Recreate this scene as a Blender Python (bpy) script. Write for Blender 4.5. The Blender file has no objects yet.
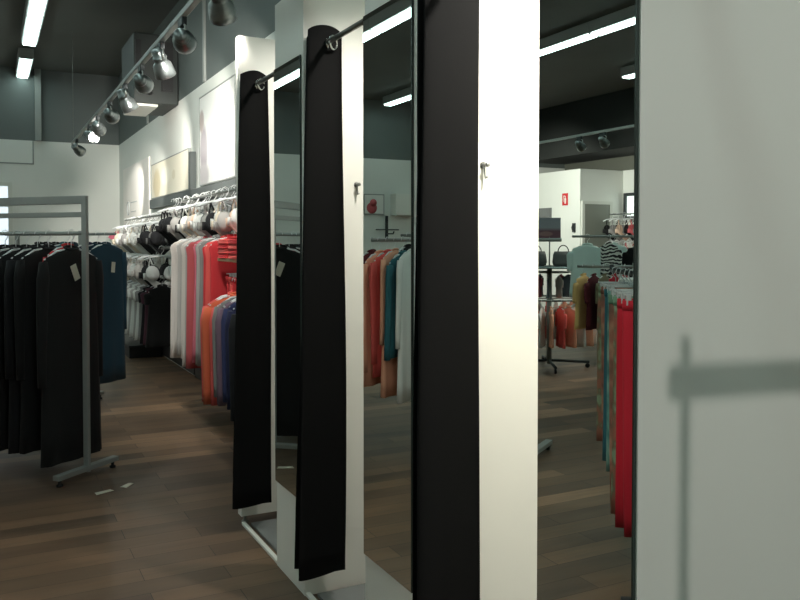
import bpy, bmesh, math, random
from mathutils import Vector, Matrix
random.seed(7)
SC = bpy.context.scene
COL = SC.collection
PI = math.pi
R = math.radians
ORD = ['first','second','third','fourth','fifth','sixth','seventh','eighth','ninth','tenth','eleventh','twelfth',
       'thirteenth','fourteenth','fifteenth','sixteenth','seventeenth','eighteenth','nineteenth','twentieth',
       'twenty-first','twenty-second','twenty-third','twenty-fourth','twenty-fifth','twenty-sixth','twenty-seventh',
       'twenty-eighth','twenty-ninth','thirtieth']

# ------------------------------------------------------------------ materials
def lin(c):
    c = c/255.0
    return c/12.92 if c <= .04045 else ((c+.055)/1.055)**2.4
def rgb(r, g, b): return (lin(r), lin(g), lin(b), 1)
def new_mat(name):
    m = bpy.data.materials.new(name); m.use_nodes = True
    nt = m.node_tree; nt.nodes.clear()
    o = nt.nodes.new('ShaderNodeOutputMaterial'); p = nt.nodes.new('ShaderNodeBsdfPrincipled')
    nt.links.new(p.outputs[0], o.inputs[0])
    return m, nt, p
def coords(nt, scale=(1,1,1), kind='Object', rot=(0,0,0)):
    t = nt.nodes.new('ShaderNodeTexCoord'); mp = nt.nodes.new('ShaderNodeMapping')
    mp.inputs['Scale'].default_value = scale; mp.inputs['Rotation'].default_value = rot
    nt.links.new(t.outputs[kind], mp.inputs[0]); return mp.outputs[0]
def noise(nt, vec, scale, detail=4, rough=.55):
    n = nt.nodes.new('ShaderNodeTexNoise'); n.inputs['Scale'].default_value = scale
    n.inputs['Detail'].default_value = detail; n.inputs['Roughness'].default_value = rough
    nt.links.new(vec, n.inputs['Vector']); return n.outputs['Fac']
def mixc(nt, fac, a, b, mode='MIX'):
    n = nt.nodes.new('ShaderNodeMix'); n.data_type = 'RGBA'; n.blend_type = mode
    for i, v in ((0, fac), (6, a), (7, b)):
        if hasattr(v, 'is_linked'): nt.links.new(v, n.inputs[i])
        else: n.inputs[i].default_value = v
    return n.outputs[2]
def ramp(nt, fac, stops):
    n = nt.nodes.new('ShaderNodeValToRGB'); e = n.color_ramp.elements
    while len(e) < len(stops): e.new(.5)
    for i, (p, c) in enumerate(stops): e[i].position = p; e[i].color = c
    nt.links.new(fac, n.inputs[0]); return n.outputs[0]
def bump(nt, p, h, strength=.2, dist=.01):
    b = nt.nodes.new('ShaderNodeBump'); b.inputs['Strength'].default_value = strength; b.inputs['Distance'].default_value = dist
    nt.links.new(h, b.inputs['Height']); nt.links.new(b.outputs[0], p.inputs['Normal'])
def mul(c, k): return (min(1, c[0]*k), min(1, c[1]*k), min(1, c[2]*k), 1)
def paint(name, c, rough=.5, metal=0, var=.08, scale=6, bmp=.0):
    m, nt, p = new_mat(name)
    n = noise(nt, coords(nt), scale)
    nt.links.new(mixc(nt, n, mul(c, 1-var), mul(c, 1+var)), p.inputs['Base Color'])
    p.inputs['Roughness'].default_value = rough; p.inputs['Metallic'].default_value = metal
    if bmp: bump(nt, p, noise(nt, coords(nt), scale*20), bmp, .002)
    return m
def cloth(name, c, rough=.9, var=.14, sheen=.04):
    m, nt, p = new_mat(name)
    n = noise(nt, coords(nt, (1,1,.35)), 9)
    nt.links.new(mixc(nt, n, mul(c, 1-var), mul(c, 1+var)), p.inputs['Base Color'])
    p.inputs['Roughness'].default_value = rough
    p.inputs['Sheen Weight'].default_value = sheen
    bump(nt, p, noise(nt, coords(nt), 420, 2), .15, .001)
    return m
def striped(name, c1, c2, scale=30, wob=2.0, c3=None):
    m, nt, p = new_mat(name)
    w = nt.nodes.new('ShaderNodeTexWave'); w.inputs['Scale'].default_value = scale; w.bands_direction = 'Z'
    w.inputs['Distortion'].default_value = wob; w.inputs['Detail'].default_value = 2
    nt.links.new(coords(nt), w.inputs[0])
    st = [(.0, c1), (.45, c1), (.55, c2), (1, c2)]
    if c3: st = [(0, c1), (.35, c1), (.45, c2), (.65, c2), (.75, c3)]
    nt.links.new(ramp(nt, w.outputs['Fac'], st), p.inputs['Base Color'])
    p.inputs['Roughness'].default_value = .85
    return m
def glow(name, c, s):
    m, nt, p = new_mat(name)
    p.inputs['Base Color'].default_value = c
    p.inputs['Emission Color'].default_value = c; p.inputs['Emission Strength'].default_value = s
    n = noise(nt, coords(nt), 3)
    nt.links.new(mixc(nt, n, mul(c, .97), c), p.inputs['Emission Color'])
    return m

M = {}
def floor_mat():
    m, nt, p = new_mat('wood_laminate')
    v = coords(nt, (1,1,1))
    b = nt.nodes.new('ShaderNodeTexBrick')
    b.inputs['Scale'].default_value = 1; b.inputs['Brick Width'].default_value = .92; b.inputs['Row Height'].default_value = .135
    b.inputs['Mortar Size'].default_value = .0016; b.inputs['Mortar Smooth'].default_value = .3; b.offset = .37
    b.inputs['Color1'].default_value = (0,0,0,1); b.inputs['Color2'].default_value = (1,1,1,1); b.inputs['Mortar'].default_value = (.5,.5,.5,1)
    nt.links.new(v, b.inputs[0])
    g = noise(nt, coords(nt, (1.2, 14, 1)), 3.0, 7, .65)
    g2 = noise(nt, coords(nt, (.8, 5, 1)), 1.6, 4)
    base = ramp(nt, b.outputs['Color'], [(0, rgb(30,22,16)), (.3, rgb(104,80,59)), (.5, rgb(58,43,32)), (.75, rgb(92,71,52)), (1, rgb(150,118,90))])
    grain = ramp(nt, g, [(.28, (.42,.38,.36,1)), (.62, (1.0,1.0,1.0,1))])
    c = mixc(nt, .8, base, grain, 'MULTIPLY')
    c = mixc(nt, g2, c, mixc(nt, .35, c, rgb(170,140,112)))
    c = mixc(nt, b.outputs['Fac'], c, rgb(22,16,12))
    nt.links.new(c, p.inputs['Base Color'])
    nt.links.new(ramp(nt, g, [(0, (.40,.40,.40,1)), (1, (.56,.56,.56,1))]), p.inputs['Roughness'])
    bump(nt, p, g, .12, .002)
    return m
def two_tone(name, low, high, zsplit):
    m, nt, p = new_mat(name)
    g = nt.nodes.new('ShaderNodeNewGeometry'); s = nt.nodes.new('ShaderNodeSeparateXYZ')
    nt.links.new(g.outputs['Position'], s.inputs[0])
    k = nt.nodes.new('ShaderNodeMath'); k.operation = 'GREATER_THAN'; k.inputs[1].default_value = zsplit
    nt.links.new(s.outputs['Z'], k.inputs[0])
    n = noise(nt, coords(nt), 1.3)
    a = mixc(nt, n, mul(low, .94), mul(low, 1.04)); b = mixc(nt, n, mul(high, .85), mul(high, 1.12))
    nt.links.new(mixc(nt, k.outputs[0], a, b), p.inputs['Base Color'])
    p.inputs['Roughness'].default_value = .7
    bump(nt, p, noise(nt, coords(nt), 160, 2), .08, .002)
    return m
def mirror_mat():
    m, nt, p = new_mat('mirror_silver')
    n = noise(nt, coords(nt), 2)
    nt.links.new(mixc(nt, n, (.70,.76,.73,1), (.72,.78,.75,1)), p.inputs['Base Color'])
    p.inputs['Metallic'].default_value = 1; p.inputs['Roughness'].default_value = 0.0
    return m
def blob_poster(name, ground, blobs):
    """poster print: soft blobs (x, z, rx, rz, colour) over a ground colour, in object coordinates"""
    m, nt, p = new_mat(name)
    t = nt.nodes.new('ShaderNodeTexCoord'); c = None
    wn = nt.nodes.new('ShaderNodeTexNoise'); wn.inputs['Scale'].default_value = 5; nt.links.new(t.outputs['Object'], wn.inputs['Vector'])
    cur = mixc(nt, wn.outputs['Fac'], mul(ground, .97), ground)
    for (x, z, rx, rz, col) in blobs:
        mp = nt.nodes.new('ShaderNodeMapping'); mp.vector_type = 'POINT'
        mp.inputs['Location'].default_value = (0, -x/rx, -z/rz); mp.inputs['Scale'].default_value = (0, 1/rx, 1/rz)
        nt.links.new(t.outputs['Object'], mp.inputs[0])
        ln = nt.nodes.new('ShaderNodeVectorMath'); ln.operation = 'LENGTH'; nt.links.new(mp.outputs[0], ln.inputs[0])
        f = nt.nodes.new('ShaderNodeMapRange'); f.inputs[1].default_value = .75; f.inputs[2].default_value = 1.1
        f.inputs[3].default_value = 1; f.inputs[4].default_value = 0
        nt.links.new(ln.outputs['Value'], f.inputs[0])
        cur = mixc(nt, f.outputs[0], cur, col)
    nt.links.new(cur, p.inputs['Base Color']); p.inputs['Roughness'].default_value = .45
    return m

WHITE = rgb(226,228,222)
M['floor'] = floor_mat()
M['ceil'] = paint('dark_ceiling', rgb(96,99,95), .8, var=.2, scale=.8)
M['wall'] = two_tone('wall_two_tone', WHITE, rgb(102,109,107), 3.06)
M['wall_left'] = two_tone('wall_olive_top', WHITE, rgb(100,102,92), 2.87)
M['soffit'] = paint('soffit_dark', rgb(38,41,39), .8, var=.15, scale=1)
M['store'] = paint('white_wall', WHITE, .65, var=.04, scale=1.5)
M['lam'] = paint('white_laminate', rgb(232,231,223), .38, var=.02, scale=2)
M['cabfloor'] = paint('grey_vinyl', rgb(122,126,126), .4, var=.12, scale=8)
M['mirror'] = mirror_mat()
M['edge'] = paint('mirror_edge', rgb(58,66,62), .25, .3)
M['curtain'] = cloth('black_curtain', rgb(8,8,8), .9, .1, 0)
M['curtain'].node_tree.nodes['Principled BSDF'].inputs['Specular IOR Level'].default_value = .18
M['chrome'] = paint('chrome', (.75,.76,.75,1), .16, 1, .05)
M['lampmetal'] = paint('lamp_metal', rgb(134,140,140), .3, .85, .25, 30)
M['rod'] = paint('rod_metal', rgb(112,114,110), .35, .8, .08)
M['steel'] = paint('brushed_steel', rgb(150,152,148), .34, .9, .08)
M['rackgrey'] = paint('grey_metal', rgb(158,162,158), .42, .35, .08)
M['darkmetal'] = paint('dark_metal', rgb(60,64,66), .45, .5, .12)
M['black'] = paint('black_plastic', rgb(20,20,21), .5, 0, .2)
M['trim'] = paint('grey_trim', rgb(150,154,150), .6, 0, .05)
M['unit'] = paint('unit_grey', rgb(44,48,46), .55, .2, .1)
M['unitlit'] = paint('unit_lit', rgb(205,205,198), .5, 0, .05)
M['panelgrey'] = paint('shop_panel_grey', rgb(104,108,108), .6, 0, .08)
M['fascia'] = paint('fascia_grey', rgb(92,98,97), .5, .1, .08)
M['tube'] = glow('fluorescent_diffuser', (.77,1.0,.955,1), 8.0)
M['housing'] = paint('lamp_housing', rgb(158,162,160), .5, 0, .05)
M['lens'] = glow('lamp_lens', (1,.97,.9,1), 10)
M['wire'] = paint('white_hanger', rgb(226,228,228), .35, 0, .05)
M['wirec'] = paint('clear_hanger', rgb(188,194,194), .2, 0, .05)
M['tag'] = paint('paper_tag', rgb(214,208,190), .7, 0, .05)
M['door'] = paint('door_grey', rgb(128,132,122), .5, 0, .06, 2)
M['dooredge'] = paint('door_frame_white', rgb(214,216,208), .5, 0, .03)
M['signred'] = paint('sign_red', rgb(200,40,46), .5, 0, .06)
M['signwhite'] = paint('sign_white', rgb(236,232,226), .5, 0, .03)
M['screen'] = paint('grey_board', rgb(110,112,112), .5, 0, .08)
M['glass'] = paint('glass_disc', rgb(120,138,136), .12, .2, .05)
M['wood'] = paint('pale_wood', rgb(190,158,122), .5, 0, .14, 5)
M['beige'] = paint('cream_print', rgb(222,208,172), .6, 0, .10, 2.5)
M['ring'] = paint('logo_grey', rgb(176,180,180), .5, 0, .05)
M['bag'] = paint('grey_leather', rgb(92,90,88), .5, 0, .2)
M['leather'] = paint('dark_leather', rgb(42,38,38), .4, 0, .2)
CL = {}
for k, c in dict(black=(11,11,12), ink=(17,18,22), charcoal=(34,34,37), blue=(14,50,66), teal=(42,98,108), aqua=(216,238,233),
                 white=(228,228,224), cream=(226,214,194), grey=(176,172,168), midgrey=(138,136,134), pale=(206,198,192),
                 red=(206,52,58), coral=(224,92,86), pink=(226,120,138), rose=(196,92,96), peach=(240,172,142), orange=(214,104,70),
                 maroon=(96,24,34), crimson=(188,26,46), navy=(28,32,66), indigo=(52,58,98), mauve=(120,96,112), olive=(124,120,92),
                 green=(104,140,116), slate=(98,110,120), yellow=(246,198,128), brown=(96,74,60), lilac=(170,150,168), nude=(214,184,162), plum=(74,40,52)).items():
    CL[k] = cloth('cloth_'+k, rgb(*c))
CL['zebra'] = striped('cloth_zebra', rgb(228,228,222), rgb(20,20,22), 7, 9)
def printed(name, c1, c2, c3, scale=14):
    m, nt, p = new_mat(name)
    n = noise(nt, coords(nt, (1,1,.6)), scale, 2)
    nt.links.new(ramp(nt, n, [(.36, c1), (.47, c2), (.60, c3)]), p.inputs['Base Color'])
    p.inputs['Roughness'].default_value = .85
    return m
CL['greenbrown'] = printed('cloth_green_brown', rgb(128,150,122), rgb(110,104,82), rgb(146,98,80))
CL['tealprint'] = printed('cloth_teal_print', rgb(60,108,108), rgb(96,146,138), rgb(140,172,160), 10)
CL['brownprint'] = printed('cloth_brown_print', rgb(112,80,66), rgb(150,100,84), rgb(168,128,104), 12)

# ------------------------------------------------------------------ mesh building
class MB:
    def __init__(self): self.bm = bmesh.new()
    def box(self, c, s, b=0, rz=0, rot=None):
        r = bmesh.ops.create_cube(self.bm, size=1); vs = r['verts']
        bmesh.ops.scale(self.bm, vec=s, verts=vs)
        if b:
            es = list({e for v in vs for e in v.link_edges})
            g = bmesh.ops.bevel(self.bm, geom=es, offset=b, segments=2, affect='EDGES', profile=.5)
            vs = [v for v in g['verts']] if g['verts'] else vs
            vs = list({v for f in g['faces'] for v in f.verts} | {v for v in vs if v.is_valid})
            seen = set(vs); st = list(vs)
            while st:
                for e in st.pop().link_edges:
                    for v in e.verts:
                        if v not in seen: seen.add(v); st.append(v)
            vs = list(seen)
        mt = Matrix.Translation(c) @ (rot.to_4x4() if rot else Matrix.Rotation(rz, 4, 'Z'))
        bmesh.ops.transform(self.bm, matrix=mt, verts=vs); return self
    def loft(self, rings, cap=True, closed=True, loop=False, smooth=True):
        bm = self.bm; V = [[bm.verts.new(p) for p in r] for r in rings]; n = len(V[0]); fs = []
        rr = range(len(V)) if loop else range(len(V)-1)
        for i in rr:
            a, b = V[i], V[(i+1) % len(V)]
            for j in range(n if closed else n-1):
                k = (j+1) % n
                fs.append(bm.faces.new((a[j], a[k], b[k], b[j])))
        for f in fs: f.smooth = smooth
        if cap and closed and not loop:
            bm.faces.new(list(reversed(V[0]))); bm.faces.new(V[-1])
        return self
    def tube(self, pts, r, n=8, loop=False, cap=True):
        pts = [Vector(p) for p in pts]; rings = []; prev = None; m = len(pts)
        for i, p in enumerate(pts):
            if loop: t = pts[(i+1) % m]-pts[i-1]
            else: t = pts[min(i+1, m-1)]-pts[max(i-1, 0)]
            t.normalize()
            if prev is None:
                a = Vector((0,0,1)) if abs(t.z) < .9 else Vector((1,0,0)); u = t.cross(a).normalized()
            else: u = (prev - t*prev.dot(t)).normalized()
            prev = u; w = t.cross(u); rad = r[i] if isinstance(r, (list, tuple)) else r
            rings.append([p+(u*math.cos(2*PI*j/n)+w*math.sin(2*PI*j/n))*rad for j in range(n)])
        return self.loft(rings, cap=cap, loop=loop)
    def lathe(self, prof, o=(0,0,0), axis=(0,0,1), n=16):
        ax = Vector(axis).normalized(); q = Vector((0,0,1)).rotation_difference(ax); o = Vector(o)
        rings = [[o+q @ Vector((r*math.cos(2*PI*j/n), r*math.sin(2*PI*j/n), z)) for j in range(n)] for r, z in prof]
        return self.loft(rings)
    def mesh(self, name):
        bmesh.ops.recalc_face_normals(self.bm, faces=self.bm.faces[:])
        me = bpy.data.meshes.new(name); self.bm.to_mesh(me); self.bm.free()
        me.materials.append(None); return me

def frame(mb, c, w, h, bw, d, axis='y'):
    """rectangular frame of bar width bw and depth d round an opening w x h, one continuous piece"""
    rings = []
    for sx, sz in ((-1,-1),(1,-1),(1,1),(-1,1)):
        ring = []
        for o, dd in ((0,-1),(1,-1),(1,1),(0,1)):
            a = sx*(w/2+o*bw); b = sz*(h/2+o*bw); e = dd*d/2
            ring.append((c[0]+a, c[1]+e, c[2]+b) if axis == 'y' else (c[0]+e, c[1]+a, c[2]+b))
        rings.append(ring)
    mb.loft(rings, cap=False, loop=True, smooth=False); return mb
def put(name, mesh, mat, parent=None, loc=None):
    o = bpy.data.objects.new(name, mesh); COL.objects.link(o)
    if parent: o.parent = parent
    if loc: o.location = loc
    s = o.material_slots[0]; s.link = 'OBJECT'; s.material = mat
    return o
def part(name, mb, mat, parent): return put(name, mb.mesh(name), mat, parent)
def tag(o, label, cat, group=None):
    o['label'] = label; o['category'] = cat
    if group: o['group'] = group
    return o
def thing(name, label, cat, loc=(0,0,0), rz=0, group=None):
    o = bpy.data.objects.new(name, None); COL.objects.link(o); o.empty_display_size = .1
    o.location = loc; o.rotation_euler = (0,0,rz)
    return tag(o, label, cat, group)
def single(name, mb, mat, label, cat, loc=(0,0,0), rz=0, group=None):
    o = put(name, mb.mesh(name), mat, None, loc); o.rotation_euler = (0,0,rz)
    return tag(o, label, cat, group)
def struct(name, mb, mat, parent=None):
    o = put(name, mb.mesh(name), mat, parent)
    if not parent: o['kind'] = 'structure'
    return o
def copy_tree(src, loc, rz, label, group=None):
    r = src.copy(); COL.objects.link(r); r.location = loc; r.rotation_euler = (0,0,rz); r['label'] = label
    if group: r['group'] = group
    for ch in list(src.children):
        c = ch.copy(); COL.objects.link(c); c.parent = r
        for g in list(ch.children):
            d = g.copy(); COL.objects.link(d); d.parent = c
    return r

# ------------------------------------------------------------------ the setting
F = 1.136          # plane of the fitting-room fronts
XW = 1.97; ZF = 14.1; XL = -9.1; ZB = -5.0; H = 4.2
struct('floor', MB().box((-3.6, 4.6, -.05), (11.5, 19.6, .1)), M['floor'])
struct('ceiling', MB().box((-3.6, 4.6, H+.05), (11.5, 19.6, .1)), M['ceil'])
struct('wall_right', MB().box((XW+.06, 4.6, H/2), (.12, 19.4, H)), M['wall'])
struct('wall_far', MB().box((-3.6, ZF+.06, H/2), (11.3, .12, H)), M['wall'])
struct('wall_left', MB().box((XL-.06, 4.6, H/2), (.12, 19.2, H)), M['wall_left'])
struct('wall_back', MB().box((-3.6, ZB-.06, H/2), (11.3, .12, H)), M['wall'])
struct('wall_storeroom', MB().box((-8.55, 13.175, 1.4325), (1.1, 1.83, 2.865)), M['store'])
struct('trim_1', MB().box((-8.55, 4.6, 3.675), (1.1, 19.1, 1.05)), M['soffit'])          # dropped soffit along the left wall
struct('trim_2', MB().box((XW-.012, 8.11, 3.63), (.024, .06, 1.14)), M['trim'])
struct('trim_3', MB().box((XW-.012, 11.33, 3.63), (.024, .06, 1.14)), M['trim'])
struct('trim_4', MB().box((.735, ZF-.04, 3.63), (.09, .08, 1.14)), M['trim'])
struct('baseboard_far', MB().box((-3.3, ZF-.01, .04), (10.4, .02, .08)), M['trim'])
# storeroom door seen in the mirror
d = thing('door_1', 'plain grey storeroom door', 'door', (-8.40, 12.26, 0)); del d['label']; del d['category']; d['kind'] = 'structure'
part('door_leaf', MB().box((0, -.02, 1.09), (.64, .04, 2.18), .004), M['door'], d)
part('door_frame', frame(MB(), (0,-.025,1.12), .64, 2.12, .06, .05), M['dooredge'], d)
part('door_handle', MB().tube([(-.25,-.05,1.02), (-.25,-.08,1.02), (-.15,-.08,1.02)], .009), M['steel'], d)
# glazed door at the far left of the far wall
w = thing('window_1', 'x', 'x', (.05, ZF, 0)); del w['label']; del w['category']; w['kind'] = 'structure'
part('window_frame', frame(MB(), (0,-.03,1.6), .48, 1.44, .06, .06).box((0, -.03, 2.02), (.50, .05, .05)), M['dooredge'], w)
part('window_pane', MB().box((0, -.012, 1.6), (.48, .012, 1.5)), glow('daylight_pane', (.82,.92,1,1), .9), w)
# left wall window at the edge of the near mirror
w = thing('window_2', 'x', 'x', (XL, 11.75, 0)); del w['label']; del w['category']; w['kind'] = 'structure'
part('window_frame', frame(MB(), (.03,0,2.15), .76, .40, .06, .06, 'x'), M['darkmetal'], w)
part('window_pane', MB().box((.012, 0, 2.15), (.012, .76, .40)), glow('daylight_pane_side', (.9,.98,.95,1), 1.2), w)
# faint panel outline on the far wall
struct('trim_5', MB().box((-.15, ZF-.006, 2.69), (1.64, .012, .02)).box((.66, ZF-.006, 2.87), (.02, .012, .38)), M['trim'])

# ------------------------------------------------------------------ ceiling strip lights
lm = MB(); lm.box((0,0,.07), (.20,1.46,.14), .006)
house = lm.mesh('housing'); diff = MB().box((0,0,-.012), (.15,1.42,.03), .008).mesh('diffuser')
caps = [MB().box((0,q,.03), (.16,.012,.09)).mesh('end_cap') for q in (-.728,.728)]
proto = None
ROWS = [(.515, 'in the row above the aisle', 11.72), (-2.04, 'in the second row', 13.4),
        (-4.55, 'in the third row', 13.75), (-6.78, 'in the storeroom-side row', 9.73)]
for x, where, zend in ROWS:
    zs = []
    z = zend-.73; i = 0
    while z > -4 : zs.append(z); z -= 1.467
    if zend == 11.72: zs.insert(0, 13.34)
    for i, z in enumerate(zs):
        lab = 'white strip light, %s from the far wall %s' % (ORD[i], where)
        if proto is None:
            proto = thing('strip_light', lab, 'ceiling light', (x, z, 4.06), 0, 'ceiling strip lights')
            put('housing', house, M['housing'], proto); put('diffuser', diff, M['tube'], proto); [put('end_cap', q, M['trim'], proto) for q in caps]
        else: copy_tree(proto, (x, z, 4.06), 0, lab)

# ------------------------------------------------------------------ spotlights on hanging tracks
t = thing('lighting_track', 'long pale lighting track hung above the aisle with many silver spotlights', 'lighting track', (1.01, 0, 2.75))
part('rail', MB().box((0, 4.1, 0), (.036, 14.6, .034), .004), M['rackgrey'], t)
for y in (-2, 1.2, 4.2, 11.3): part('suspension_wire', MB().tube([(0,y,.01), (0,y,H-2.75)], .002, 6), M['steel'], t)
t = thing('lighting_track', 'thin pale lighting track in front of the dark soffit', 'lighting track', (-5.46, 0, 3.0))
part('rail', MB().box((0, 7.6, 0), (.036, 11, .034), .004), M['rackgrey'], t)
for y in (3, 6, 12.8): part('suspension_wire', MB().tube([(0,y,.01), (0,y,H-3.0)], .002, 6), M['steel'], t)

adapter = MB().box((0,0,-.02), (.03,.11,.05), .004).mesh('adapter')
def head_mesh(dirv):
    a = Vector(dirv).normalized(); o = Vector((0,0,-.108)) - a*.08
    hd = MB().lathe([(.001,0),(.034,.002),(.040,.012),(.040,.05),(.046,.052),(.046,.066),(.040,.068),(.042,.085),(.060,.105),(.066,.15),(.068,.185),(.063,.187),(.057,.155)], o, a, 18).mesh('lamp_head')
    ln = MB().lathe([(.001,.150),(.056,.150),(.056,.156),(.001,.158)], o, a, 18).mesh('lens')
    yk = MB().tube([(0,-.070,-.108),(0,-.074,-.055),(0,-.03,-.035),(0,.03,-.035),(0,.074,-.055),(0,.070,-.108)], .007, 6).tube([(0,0,-.02),(0,0,-.04)], .012, 8).mesh('yoke')
    return hd, ln, yk, o + a*.19
def spotlight(x, y, z, aim, label, power, angle=70, blend=.6, col=(1,.96,.88), size=.04, grp='spotlights on the aisle track'):
    dv = Vector(aim)-Vector((x,y,z-.12)); t = thing('track_spotlight', label, 'spotlight', (x,y,z-.02), 0, grp)
    hd, ln, yk, tip = head_mesh(dv)
    put('adapter', adapter, M['darkmetal'], t); put('yoke', yk, M['steel'], t)
    h = put('lamp_head', hd, M['lampmetal'], t); put('lens', ln, M['lens'], h)
    if power:
        L = bpy.data.lights.new('spot_bulb', 'SPOT'); L.energy = power; L.spot_size = R(angle); L.spot_blend = blend
        L.color = col; L.shadow_soft_size = size
        lo = bpy.data.objects.new('spot_bulb', L); COL.objects.link(lo); lo.parent = t
        lo.location = tip + dv.normalized()*.01; lo.rotation_euler = dv.to_track_quat('-Z', 'Y').to_euler()
    return t
SP = [(3.87, (1.9,5.5,1.0), 45, 60), (4.70, (1.95,7.3,2.55), 260, 52), (5.35, (1.7,6.1,1.2), 48, 80), (6.10, (1.95,8.3,2.45), 170, 60), (6.88, (1.7,7.2,1.5), 55, 70),
      (7.80, (1.95,10.2,2.35), 150, 60), (8.70, (1.95,11.7,1.8), 260, 45), (9.45, (1.75,7.6,2.0), 45, 60), (10.85, (1.95,12.2,2.1), 150, 40)]
for i, (y, aim, pw, an) in enumerate(SP):
    spotlight(1.01, y, 2.75, aim, 'silver spotlight on the aisle track, %s from the fitting rooms' % ORD[i], pw, an, grp='spotlights on the aisle track')
CS = [(3.18, (1.50,3.98,1.2), 52, 105), (2.25, (1.38,3.05,.80), 88, 98), (1.29, (1.40,2.09,1.0), 190, 110)]
t = thing('lighting_track', 'pale lighting track hung above the fitting room cubicles', 'lighting track', (1.50, 0, 2.92))
part('rail', MB().box((0, 2.2, 0), (.036, 2.8, .034), .004), M['rackgrey'], t)
for y in (1.0, 3.4): part('suspension_wire', MB().tube([(0,y,.01), (0,y,H-2.92)], .002, 6), M['steel'], t)
for i, (y, aim, pw, an) in enumerate(CS):
    spotlight(1.50, y, 2.92, aim, 'silver spotlight hung above the %s cubicle from the end partition' % ORD[i], pw, an, .9, grp='spotlights above the cubicles')
for i, y in enumerate((8.75, 9.25)):
    spotlight(-5.46, y, 3.0, (-8, y+1.2, 1.6), 'small silver spotlight on the reflected track, %s of the pair from the entrance' % ORD[i], 150, 90, .6, grp='spotlights on the reflected track')
spotlight(-5.46, 12.2, 3.0, (-8, 12.9, 1.9), 'small silver spotlight on the reflected track, lighting the red wall sign', 330, 90, .6, grp='spotlights on the reflected track')
for y, aim in ((6.2, (-3.3,7.2,.7)), (5.2, (-2.9,6.2,1.25)), (4.2, (-.6,4.9,.9)), (3.2, (-.45,2.9,.7))):  # unseen spots added to brighten the reflected merchandise
    spotlight(-5.46, y, 3.0, aim, 'added fill spotlight on the reflected track, %s along from the entrance' % ORD[[3.2,4.2,5.2,6.2].index(y)], 240 if y > 5 else 45, 42, .7, grp='spotlights on the reflected track')
# lamp at the near end of the aisle track: its light throws the rail's shadow on the third divider
spotlight(1.01, -2.0, 2.75, (1.5, 1.18, 1.2), 'silver spotlight at the entrance end of the aisle track', 104, 50, .8, (1,.98,.94), .042)

# ------------------------------------------------------------------ fitting rooms
PAN = [(3.41, 3.055), (2.465, 2.095), (1.497, 1.180)]      # (far edge, near edge) of each front panel
NAMES = ['first', 'second', 'third']
HP = 2.49
def hook(parent, x, z, y):
    part('coat_hook', MB().lathe([(.001,0),(.011,.0),(.011,.004),(.004,.006),(.004,.022),(.0075,.024),(.0075,.030),(.001,.032)], (x,y,z), (0,-1,0), 12)
             .tube([(x,y-.008,z),(x+.001,y-.010,z-.024),(x,y-.016,z-.040),(x,y-.026,z-.038)], .0035, 8), M['steel'], parent)
    
for k, (zf, zn) in enumerate(PAN):
    t = thing('fitting_room_divider', 'white L-shaped fitting room divider, %s from the end partition' % NAMES[k], 'partition', (F, zn, 0), 0, 'fitting room dividers')
    part('front_panel', MB().box((.011, (zf-zn)/2+.0127, HP/2), (.022, zf-zn-.0255, HP), .001), M['lam'], t)
    part('side_panel', MB().box(((XW-F)/2-.001, .0125, HP/2), (XW-F-.002, .025, HP), .001), M['lam'], t)
    if k < 2: hook(t, 1.368-F, 1.686, 0)
    mz0, mz1 = .385, 2.205
    ym0 = zn + (.024 if k < 2 else .008)
    m = thing('wall_mirror', 'tall frameless mirror on the %s white divider from the end partition' % NAMES[k], 'mirror', (F, ym0, mz0), 0, 'fitting room mirrors')
    part('mirror_glass', MB().box((-.004, (zf-.002-ym0)/2, (mz1-mz0)/2), (.006, zf-.002-ym0, mz1-mz0)), M['mirror'], m)
    part('mirror_edge', MB().box((-.004, -.002, (mz1-mz0)/2), (.0075, .004, mz1-mz0)), M['edge'], m)
t = thing('fitting_room_end_panel', 'white end partition closing the far end of the fitting room row', 'partition', (F, 3.982, 0))
part('side_panel', MB().box(((XW-F)/2, .033, HP/2+.02), (XW-F-.004, .062, HP-.04), .002), M['lam'], t)
part('leveling_foot', MB().lathe([(.001,0),(.018,0),(.018,.008),(.008,.012),(.008,.045)], (.03,.033,0), (0,0,1), 12), M['steel'], t)
hook(t, 1.368-F, 1.686, .002)

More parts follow.
